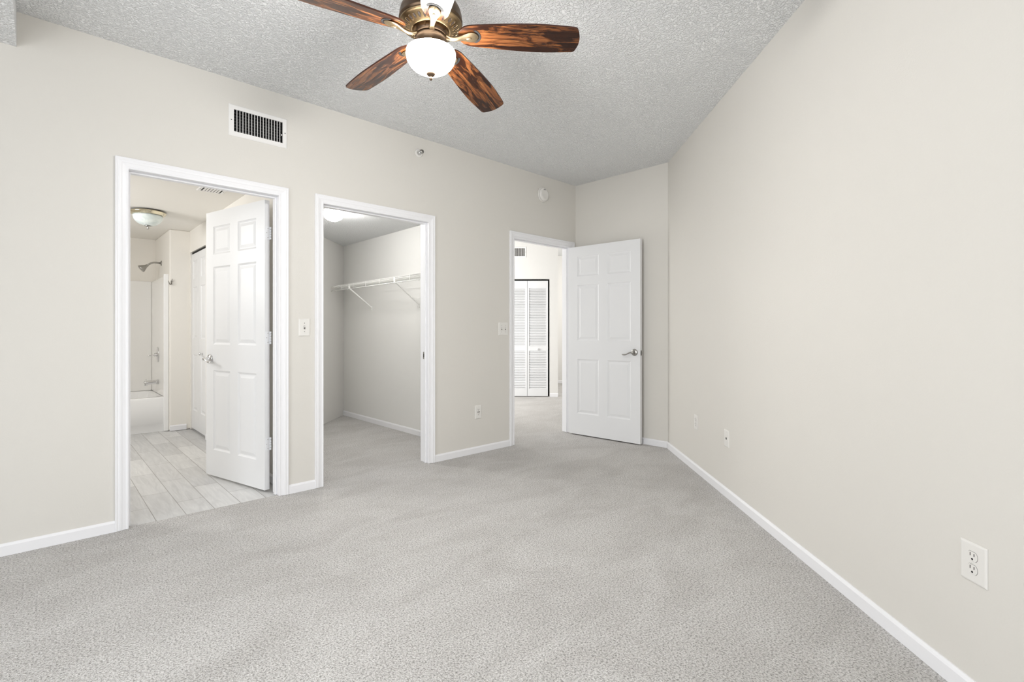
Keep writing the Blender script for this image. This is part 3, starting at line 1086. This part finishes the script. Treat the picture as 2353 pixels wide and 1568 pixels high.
def plate_bm(w, h, t=0.006):
    bm = bmesh.new()
    e = 0.006
    loops = []
    for ins, y in ((0, -0.0003), (0.0, -t * 0.45), (0.002, -t * 0.8), (e, -t)):
        loops.append([bm.verts.new((x, y, z)) for x, z in ((-w / 2 + ins, -h / 2 + ins), (w / 2 - ins, -h / 2 + ins), (w / 2 - ins, h / 2 - ins), (-w / 2 + ins, h / 2 - ins))])
    for a, b in zip(loops[:-1], loops[1:]):
        for k in range(4):
            bm.faces.new((a[k], a[(k + 1) % 4], b[(k + 1) % 4], b[k]))
    bm.faces.new(loops[0])
    bm.faces.new(loops[-1])
    return bm


def disc(bm, x, y, z, r, dep, mi=0, seg=14):
    lathe(bm, [(0, 0), (r, 0), (r * 0.9, dep), (0, dep)], seg, Matrix.Translation((x, y, z)) @ Matrix.Rotation(R(90), 4, 'X'), mi)


def face_pts(w, h, n=12):
    pts = []
    r = w / 2
    zc = h / 2
    a0 = math.asin(min(1, zc / r))
    for k in range(n + 1):
        a = -a0 + 2 * a0 * k / n
        pts.append((r * cos(a), r * sin(a)))
    for k in range(n + 1):
        a = pi - a0 + 2 * a0 * k / n
        pts.append((r * cos(a), r * sin(a)))
    return pts


def vprism(bm, pts, x, z, y0, y1, mi=0):
    a = [bm.verts.new((x + p_[0], y0, z + p_[1])) for p_ in pts]
    b = [bm.verts.new((x + p_[0], y1, z + p_[1])) for p_ in pts]
    n = len(pts)
    bm.faces.new(a).material_index = mi
    bm.faces.new(b).material_index = mi
    for i in range(n):
        bm.faces.new((a[i], a[(i + 1) % n], b[(i + 1) % n], b[i])).material_index = mi


M['gap'] = mat('shadow_gap_grey', (0.16, 0.15, 0.14), 0.7)


def outlet(label, loc, rotz, w, h, gfci=False):
    th = thing('wall_outlet', label, 'outlet', loc, (0, 0, rotz), 'power outlets low on the bedroom walls')
    mesh('cover_plate', plate_bm(w, h), M['plastic'], th)
    t_ = 0.006
    if gfci:
        bm = bmesh.new()
        box(bm, -0.0175, 0.0175, -t_ - 0.002, -t_ + 0.001, -0.034, 0.034)
        mesh('receptacle', bm, M['plastic'], th, bevel=0.001)
        for x0 in (-0.014, 0.001):
            bm = bmesh.new()
            box(bm, x0, x0 + 0.013, -t_ - 0.0035, -t_, -0.0045, 0.0045)
            mesh('test_button', bm, M['gap'], th)
        for z in (0.020, -0.020):
            bm = bmesh.new()
            box(bm, -0.0075, -0.0050, -t_ - 0.0024, -t_, z, z + 0.008)
            box(bm, 0.0050, 0.0075, -t_ - 0.0024, -t_, z, z + 0.007)
            disc(bm, 0, -t_ - 0.0015, z - 0.006, 0.0028, 0.001)
            mesh('slots', bm, M['dark'], th)
    else:
        for z in (0.0195, -0.0195):
            bm = bmesh.new()
            vprism(bm, face_pts(0.0345, 0.0285), 0, z, -t_ + 0.001, -t_ - 0.0014)
            vprism(bm, face_pts(0.0362, 0.0300), 0, z, -t_ + 0.001, -t_ - 0.0003, 1)
            rc = mesh('receptacle', bm, [M['plastic'], M['gap']], th)
            bm = bmesh.new()
            box(bm, -0.0078, -0.0055, -t_ - 0.0018, -t_, z + 0.001, z + 0.0105)
            box(bm, 0.0055, 0.0078, -t_ - 0.0018, -t_, z + 0.0015, z + 0.0095)
            vprism(bm, [(0.0032 * cos(a * pi / 6), 0.0032 * sin(a * pi / 6)) for a in range(12)], 0, z - 0.008, -t_, -t_ - 0.0018)
            mesh('slots', bm, M['dark'], rc)
    for z in ((0,) if not gfci else (0.047, -0.047)):
        bm = bmesh.new()
        disc(bm, 0, -t_, z, 0.0030, 0.0008)
        mesh('screw', bm, M['plastic'], th)
    return th


RW = R(-135)     # faces of the right wall


def on_right(s, z):
    """s = distance from the corner along the right wall"""
    return Vector((BR[0] - s * S2, BR[1] - s * S2, z)) + Vector((-S2, S2, 0)) * 0.0


def rwall(x, y):
    return math.hypot(BR[0] - x, BR[1] - y)


outlet('white duplex outlet nearest the camera, low on the right wall', on_right(rwall(2.064, -3.426), 0.420), RW, 0.090, 0.121)
outlet('small white outlet low on the right wall near the far corner', on_right(rwall(3.8145, -1.6755), 0.395), RW, 0.072, 0.118)
outlet('white outlet low on the wall between closet and entry doorways', (2.936, 0, 0.377), 0, 0.078, 0.124, gfci=True)

th = thing('cable_plate', 'white cable jack plate with a dark centre hole low on the right wall', 'wall plate', on_right(rwall(3.382, -2.108), 0.396), (0, 0, RW))
mesh('cover_plate', plate_bm(0.079, 0.115), M['plastic'], th)
bm = bmesh.new()
disc(bm, 0, -0.006, 0.0, 0.0085, 0.0007)
mesh('jack_hole', bm, M['dark'], th)
for z in (0.041, -0.041):
    bm = bmesh.new()
    disc(bm, 0, -0.006, z, 0.003, 0.0008)
    mesh('screw', bm, M['plastic'], th)


def switch(label, loc, w, h, toggles):
    th = thing('light_switch', label, 'light switch', loc, group='light switches on the doorway wall')
    mesh('cover_plate', plate_bm(w, h), M['plastic'], th)
    for x in toggles:
        bm = bmesh.new()
        box(bm, x - 0.0055, x + 0.0055, -0.0066, -0.004, -0.0125, 0.0125, 1)
        vs = box(bm, x - 0.0038, x + 0.0038, -0.018, -0.004, -0.004, 0.004)
        bmesh.ops.transform(bm, matrix=Matrix.Rotation(R(-25), 4, 'X'), verts=vs, space=Matrix.Translation((0, 0.0, 0)))
        mesh('toggle', bm, [M['plastic'], M['gap']], th)
        for z in (0.030, -0.030):
            bm = bmesh.new()
            disc(bm, x, -0.006, z, 0.003, 0.0008)
            mesh('screw', bm, M['gap'], th)
    return th


switch('single light switch on the wall between bathroom and closet doorways', (1.3515, 0, 1.150), 0.079, 0.122, (0.0,))
switch('double light switch beside the entry doorway', (3.2500, 0, 1.1445), 0.122, 0.122, (-0.023, 0.023))

th = thing('smoke_detector', 'round white smoke detector high on the wall above the entry doorway', 'smoke detector', (3.806, 0, 2.545), (R(90), 0, 0))
bm = bmesh.new()
lathe(bm, [(0.0, 0.0005), (0.078, 0.0005), (0.078, 0.010), (0.074, 0.012), (0, 0.012)], 48)
mesh('mounting_base', bm, M['plastic'], th)
bm = bmesh.new()
lathe(bm, [(0.0, 0.0125), (0.069, 0.0125), (0.068, 0.024), (0.062, 0.032), (0.046, 0.036), (0.040, 0.0345), (0, 0.0345)], 48)
mesh('cover', bm, M['plastic'], th)
bm = bmesh.new()
for x in (-0.010, 0.008):
    lathe(bm, [(0, 0.030), (0.0045, 0.030), (0.0045, 0.0362), (0, 0.0362)], 12, Matrix.Translation((x - 0.004, 0.047, 0)))
mesh('indicator_holes', bm, M['dark'], th)

th = thing('sprinkler_head', 'small chrome sidewall sprinkler high on the wall above the closet doorway', 'sprinkler', (2.295, 0, 2.610), (R(90), 0, 0))
bm = bmesh.new()
lathe(bm, [(0.016, 0.0005), (0.036, 0.0005), (0.036, 0.003), (0.030, 0.006), (0.020, 0.0075), (0.016, 0.0045)], 36)
mesh('escutcheon', bm, M['plastic'], th)
bm = bmesh.new()
lathe(bm, [(0, 0.0), (0.013, 0.0), (0.013, 0.016), (0.009, 0.020), (0.009, 0.028), (0, 0.028)], 24)
for s in (-1, 1):
    tube(bm, [(s * 0.009, 0, 0.024), (s * 0.014, 0, 0.032), (s * 0.012, 0, 0.044), (s * 0.004, 0, 0.052)], 0.0022, 8)
mesh('body', bm, M['chrome'], th)
bm = bmesh.new()
lathe(bm, [(0, 0.028), (0.0025, 0.029), (0.003, 0.036), (0.0025, 0.046), (0, 0.050)], 12)
mesh('glass_bulb', bm, M['dark'], th)
bm = bmesh.new()
lathe(bm, [(0, 0.051), (0.016, 0.052), (0.016, 0.0535), (0, 0.0545)], 20)
box(bm, -0.012, 0.012, 0.012, 0.0135, 0.030, 0.056)
mesh('deflector', bm, M['nickel'], th)

# ------------------------------------------------------------------ walk-in closet contents
sh = thing('wire_shelf', 'white vinyl-coated wire shelf along the right wall of the closet', 'shelf', (CXR, 0.25, 0))
SL = CYB - 0.25 - 0.004
ZS = 1.683
bm = bmesh.new()
y = 0.012
while y < SL:
    tube(bm, [(-0.004, y, ZS), (-0.300, y, ZS), (-0.303, y, ZS - 0.004)], 0.0014, 5)
    y += 0.0254
mesh('cross_wires', bm, M['wire'], sh)
bm = bmesh.new()
for x, z, r_ in ((-0.005, ZS - 0.003, 0.003), (-0.150, ZS - 0.003, 0.0028), (-0.297, ZS - 0.003, 0.0032)):
    tube(bm, [(x, 0, z), (x, SL, z)], r_, 8)
mesh('support_rods', bm, M['wire'], sh)
bm = bmesh.new()
tube(bm, [(-0.303, 0, ZS - 0.020), (-0.303, SL, ZS - 0.020)], 0.0028, 8)
tube(bm, [(-0.305, 0, ZS - 0.060), (-0.305, SL, ZS - 0.060)], 0.0042, 8)
y = 0.15
while y < SL:
    tube(bm, [(-0.303, y, ZS), (-0.305, y, ZS - 0.060)], 0.0036, 6)
    tube(bm, [(-0.305, y + 0.15, ZS - 0.060), (-0.300, y + 0.15, ZS - 0.071), (-0.292, y + 0.15, ZS - 0.066)], 0.0025, 6)
    y += 0.305
mesh('hanging_lip', bm, M['wire'], sh)
for y, xt, zf in ((2.05 - 0.25, -0.290, 1.40), (1.0 - 0.25, -0.290, 1.40)):
    bm = bmesh.new()
    a, b = Vector((xt, y, ZS - 0.055)), Vector((-0.006, y, zf + 0.012))
    dd = (b - a).normalized()
    nn = Vector((-dd.z, 0, dd.x))
    pts = [a + nn * 0.006, a - nn * 0.006, b - nn * 0.006, b + nn * 0.006]
    f0 = [bm.verts.new(q + Vector((0, -0.007, 0))) for q in pts]
    f1 = [bm.verts.new(q + Vector((0, 0.007, 0))) for q in pts]
    bm.faces.new(f0)
    bm.faces.new(f1)
    for i in range(4):
        bm.faces.new((f0[i], f0[(i + 1) % 4], f1[(i + 1) % 4], f1[i]))
    box(bm, -0.009, -0.0005, y - 0.008, y + 0.008, zf - 0.022, zf + 0.026)
    box(bm, xt - 0.012, xt + 0.004, y - 0.008, y + 0.008, ZS - 0.064, ZS - 0.004)
    mesh('brace', bm, M['wire'], sh, bevel=0.001, seg=1)
bm = bmesh.new()
tube(bm, [(-0.270, SL - 0.10, ZS - 0.055), (-0.006, SL - 0.02, ZS - 0.155)], 0.004, 6)
mesh('brace', bm, M['wire'], sh)

cl = thing('ceiling_light', 'glowing white dome light on the walk-in closet ceiling', 'ceiling light', (1.985, 0.960, CZ))
bm = bmesh.new()
lathe(bm, [(0, -0.0005), (0.088, -0.0005), (0.090, -0.010), (0.080, -0.016), (0, -0.016)], 40)
mesh('pan', bm, M['plastic'], cl)
bm = bmesh.new()
lathe(bm, [(0.080, -0.0165), (0.087, -0.026), (0.088, -0.045), (0.080, -0.070), (0.062, -0.090), (0.036, -0.102), (0.0, -0.106)], 40)
mesh('glass_dome', bm, M['lit_dome'], cl)
bm = bmesh.new()
lathe(bm, [(0, -0.105), (0.006, -0.106), (0.005, -0.112), (0.007, -0.117), (0.004, -0.124), (0, -0.126)], 16)
mesh('finial', bm, M['nickel'], cl)

# ------------------------------------------------------------------ bathroom contents
TY0, TX0 = 3.195, -0.60
tub = bmesh.new()
TW, TL, TH = BYB - 0.004 - TY0, BWX - 0.004 - TX0, 0.385
# outer shell and inner basin
ox0, ox1, oy0, oy1 = TX0, BWX - 0.004, TY0, BYB - 0.004


def rrect(x0, x1, y0, y1, z, r, n=5):
    out = []
    for cx_, cy_, a0 in ((x1 - r, y1 - r, 0), (x0 + r, y1 - r, 90), (x0 + r, y0 + r, 180), (x1 - r, y0 + r, 270)):
        for k in range(n + 1):
            a = R(a0 + 90 * k / n)
            out.append(tub.verts.new((cx_ + r * cos(a), cy_ + r * sin(a), z)))
    return out


loops = [rrect(ox0, ox1, oy0 + 0.018, oy1, 0.0, 0.004), rrect(ox0, ox1, oy0 + 0.008, oy1, 0.09, 0.004), rrect(ox0, ox1, oy0, oy1, 0.10, 0.004), rrect(ox0, ox1, oy0, oy1, TH - 0.02, 0.006),
         rrect(ox0, ox1, oy0 + 0.006, oy1, TH - 0.004, 0.010), rrect(ox0, ox1, oy0 + 0.016, oy1, TH, 0.014),
         rrect(ox0 + 0.08, ox1 - 0.08, oy0 + 0.075, oy1 - 0.075, TH, 0.08), rrect(ox0 + 0.09, ox1 - 0.09, oy0 + 0.09, oy1 - 0.09, TH - 0.02, 0.09),
         rrect(ox0 + 0.16, ox1 - 0.14, oy0 + 0.13, oy1 - 0.13, 0.10, 0.12), rrect(ox0 + 0.22, ox1 - 0.20, oy0 + 0.20, oy1 - 0.20, 0.07, 0.10)]
for a, b in zip(loops[:-1], loops[1:]):
    n = len(a)
    for i in range(n):
        tub.faces.new((a[i], a[(i + 1) % n], b[(i + 1) % n], b[i])).smooth = True
tub.faces.new(loops[-1])
tb = tag(bpy.data.objects.new('bathtub', None), 'white bathtub with moulded tile-pattern surround in the bathroom alcove', 'bathtub')
COL.objects.link(tb)
tb.location = (0, 0, -0.003)
mesh('tub_shell', tub, M['tub'], tb)
bm = bmesh.new()
lathe(bm, [(0, 0), (0.036, 0.0), (0.036, 0.004), (0.030, 0.008), (0, 0.009)], 28, Matrix.Translation((ox1 - 0.108, 3.62, 0.315)) @ Matrix.Rotation(R(-80), 4, 'Y'))
mesh('overflow_plate', bm, M['chrome'], tb)

# surround: three moulded walls with a raised front flange
SX = BWX - 0.045
bm = bmesh.new()
box(bm, SX, BWX - 0.002, TY0 + 0.02, BYB - 0.002, TH - 0.002, 1.74)
box(bm, TX0, SX, BYB - 0.045, BYB - 0.002, TH - 0.002, 1.74)
sr = mesh('tub_surround', bm, M['surround'], tb, (0, 0, 0.003), bevel=0.008, seg=2)
bm = bmesh.new()
box(bm, SX - 0.004, BWX - 0.001, TY0 - 0.012, TY0 + 0.02, 0.0, 1.765)
fl = mesh('front_flange', bm, M['tub'], sr, bevel=0.006, seg=2)

PY = 3.58
sh_ = thing('wall_shower', 'brushed nickel shower head on a curved arm above the tub', 'shower', (BWX, 3.66, 1.935))
bm = bmesh.new()
lathe(bm, [(0, 0.0005), (0.030, 0.0005), (0.030, 0.004), (0.022, 0.010), (0.013, 0.013), (0, 0.013)], 28, Matrix.Rotation(R(-90), 4, 'Y'))
mesh('flange', bm, M['nickel'], sh_)
bm = bmesh.new()
arm = [(-0.010, 0, 0), (-0.050, 0, 0.004), (-0.080, 0, 0.001), (-0.105, 0, -0.010), (-0.125, 0, -0.025), (-0.140, 0, -0.040)]
tube(bm, arm, 0.0105, 14)
mesh('arm', bm, M['nickel'], sh_)
bm = bmesh.new()
ax = Vector((-0.80, 0, -0.60)).normalized()
mt = Matrix.Translation((-0.136, 0, -0.036)) @ ax.to_track_quat('Z', 'X').to_matrix().to_4x4()
lathe(bm, [(0, 0), (0.014, 0.0), (0.017, 0.008), (0.015, 0.016), (0.020, 0.024), (0.040, 0.062), (0.0445, 0.074), (0.0445, 0.082), (0.040, 0.084), (0, 0.082)], 32, mt)
mesh('spray_head', bm, M['nickel'], sh_)

va = thing('shower_valve', 'oval chrome shower valve plate with a short lever on the tub wall', 'shower valve', (SX, PY, 0.845))
bm = bmesh.new()
lathe(bm, [(0, 0.0005), (0.058, 0.0005), (0.058, 0.004), (0.050, 0.009), (0.020, 0.012), (0, 0.012)], 40, Matrix.Rotation(R(-90), 4, 'Y') @ Matrix.Diagonal((1.55, 1, 1, 1)))
mesh('escutcheon', bm, M['chrome'], va)
bm = bmesh.new()
tube(bm, [(-0.011, 0, 0.0), (-0.030, 0, 0), (-0.040, 0, 0)], [0.022, 0.020, 0.017], 20)
tube(bm, [(-0.035, 0, 0.0), (-0.060, 0.0, -0.006), (-0.085, 0.0, -0.010), (-0.100, 0, -0.010)], [0.007, 0.006, 0.007, 0.005], 10)
mesh('lever', bm, M['chrome'], va)

sp = thing('tub_spout', 'chrome bathtub spout below the shower valve', 'tub spout', (SX, PY, 0.525))
bm = bmesh.new()
tube(bm, [(-0.0005, 0, 0), (-0.02, 0, 0), (-0.095, 0, -0.002), (-0.125, 0, -0.006), (-0.135, 0, -0.010)], [0.027, 0.026, 0.024, 0.024, 0.018], 20, flat=0.95)
tube(bm, [(-0.115, 0, -0.008), (-0.117, 0, -0.038)], [0.017, 0.016], 16)
mesh('spout_body', bm, M['chrome'], sp)
bm = bmesh.new()
tube(bm, [(-0.115, 0, 0.015), (-0.115, 0, 0.032)], [0.003, 0.003], 8)
lathe(bm, [(0, 0.030), (0.007, 0.031), (0.007, 0.036), (0, 0.038)], 12, Matrix.Translation((-0.115, 0, 0)))
mesh('diverter_knob', bm, M['chrome'], sp)

rh = thing('robe_hook', 'small nickel robe hook on the wing wall by the tub', 'hook', (1.072, 3.15, 1.662))
bm = bmesh.new()
box(bm, -0.008, 0.008, -0.005, -0.0005, -0.018, 0.030)
mesh('back_plate', bm, M['hook'], rh, bevel=0.002)
bm = bmesh.new()
tube(bm, [(0, -0.004, 0.0), (-0.010, -0.020, -0.018), (-0.020, -0.034, -0.016), (-0.030, -0.046, 0.004), (-0.036, -0.050, 0.020)], [0.005, 0.0048, 0.0048, 0.0045, 0.005], 10)
tube(bm, [(0, -0.004, 0.012), (0.004, -0.014, 0.028), (0.006, -0.018, 0.048)], [0.004, 0.004, 0.0045], 10)
mesh('prong', bm, M['hook'], rh)

bl_ = thing('ceiling_light', 'unlit alabaster glass bowl light with brass rim on the bathroom ceiling', 'ceiling light', (0.745, 2.27, BZ))
bm = bmesh.new()
lathe(bm, [(0, -0.0005), (0.110, -0.0005), (0.125, -0.006), (0.146, -0.016), (0.148, -0.022), (0.142, -0.026), (0.140, -0.032), (0.134, -0.036), (0.131, -0.042), (0.124, -0.045), (0, -0.045)], 56)
m_ = mat('brass_and_chrome_rim', (0.72, 0.66, 0.50), 0.14, 1.0)
mesh('rim', bm, m_, bl_)
bm = bmesh.new()
lathe(bm, [(0.118, -0.0455), (0.119, -0.060), (0.112, -0.085), (0.096, -0.110), (0.070, -0.130), (0.038, -0.141), (0, -0.144)], 56)
mesh('glass_bowl', bm, M['alabaster'], bl_)
bm = bmesh.new()
lathe(bm, [(0, -0.141), (0.018, -0.142), (0.028, -0.147), (0.016, -0.153), (0.008, -0.160), (0.011, -0.168), (0.008, -0.176), (0, -0.179)], 28)
mesh('finial', bm, M['nickel'], bl_)
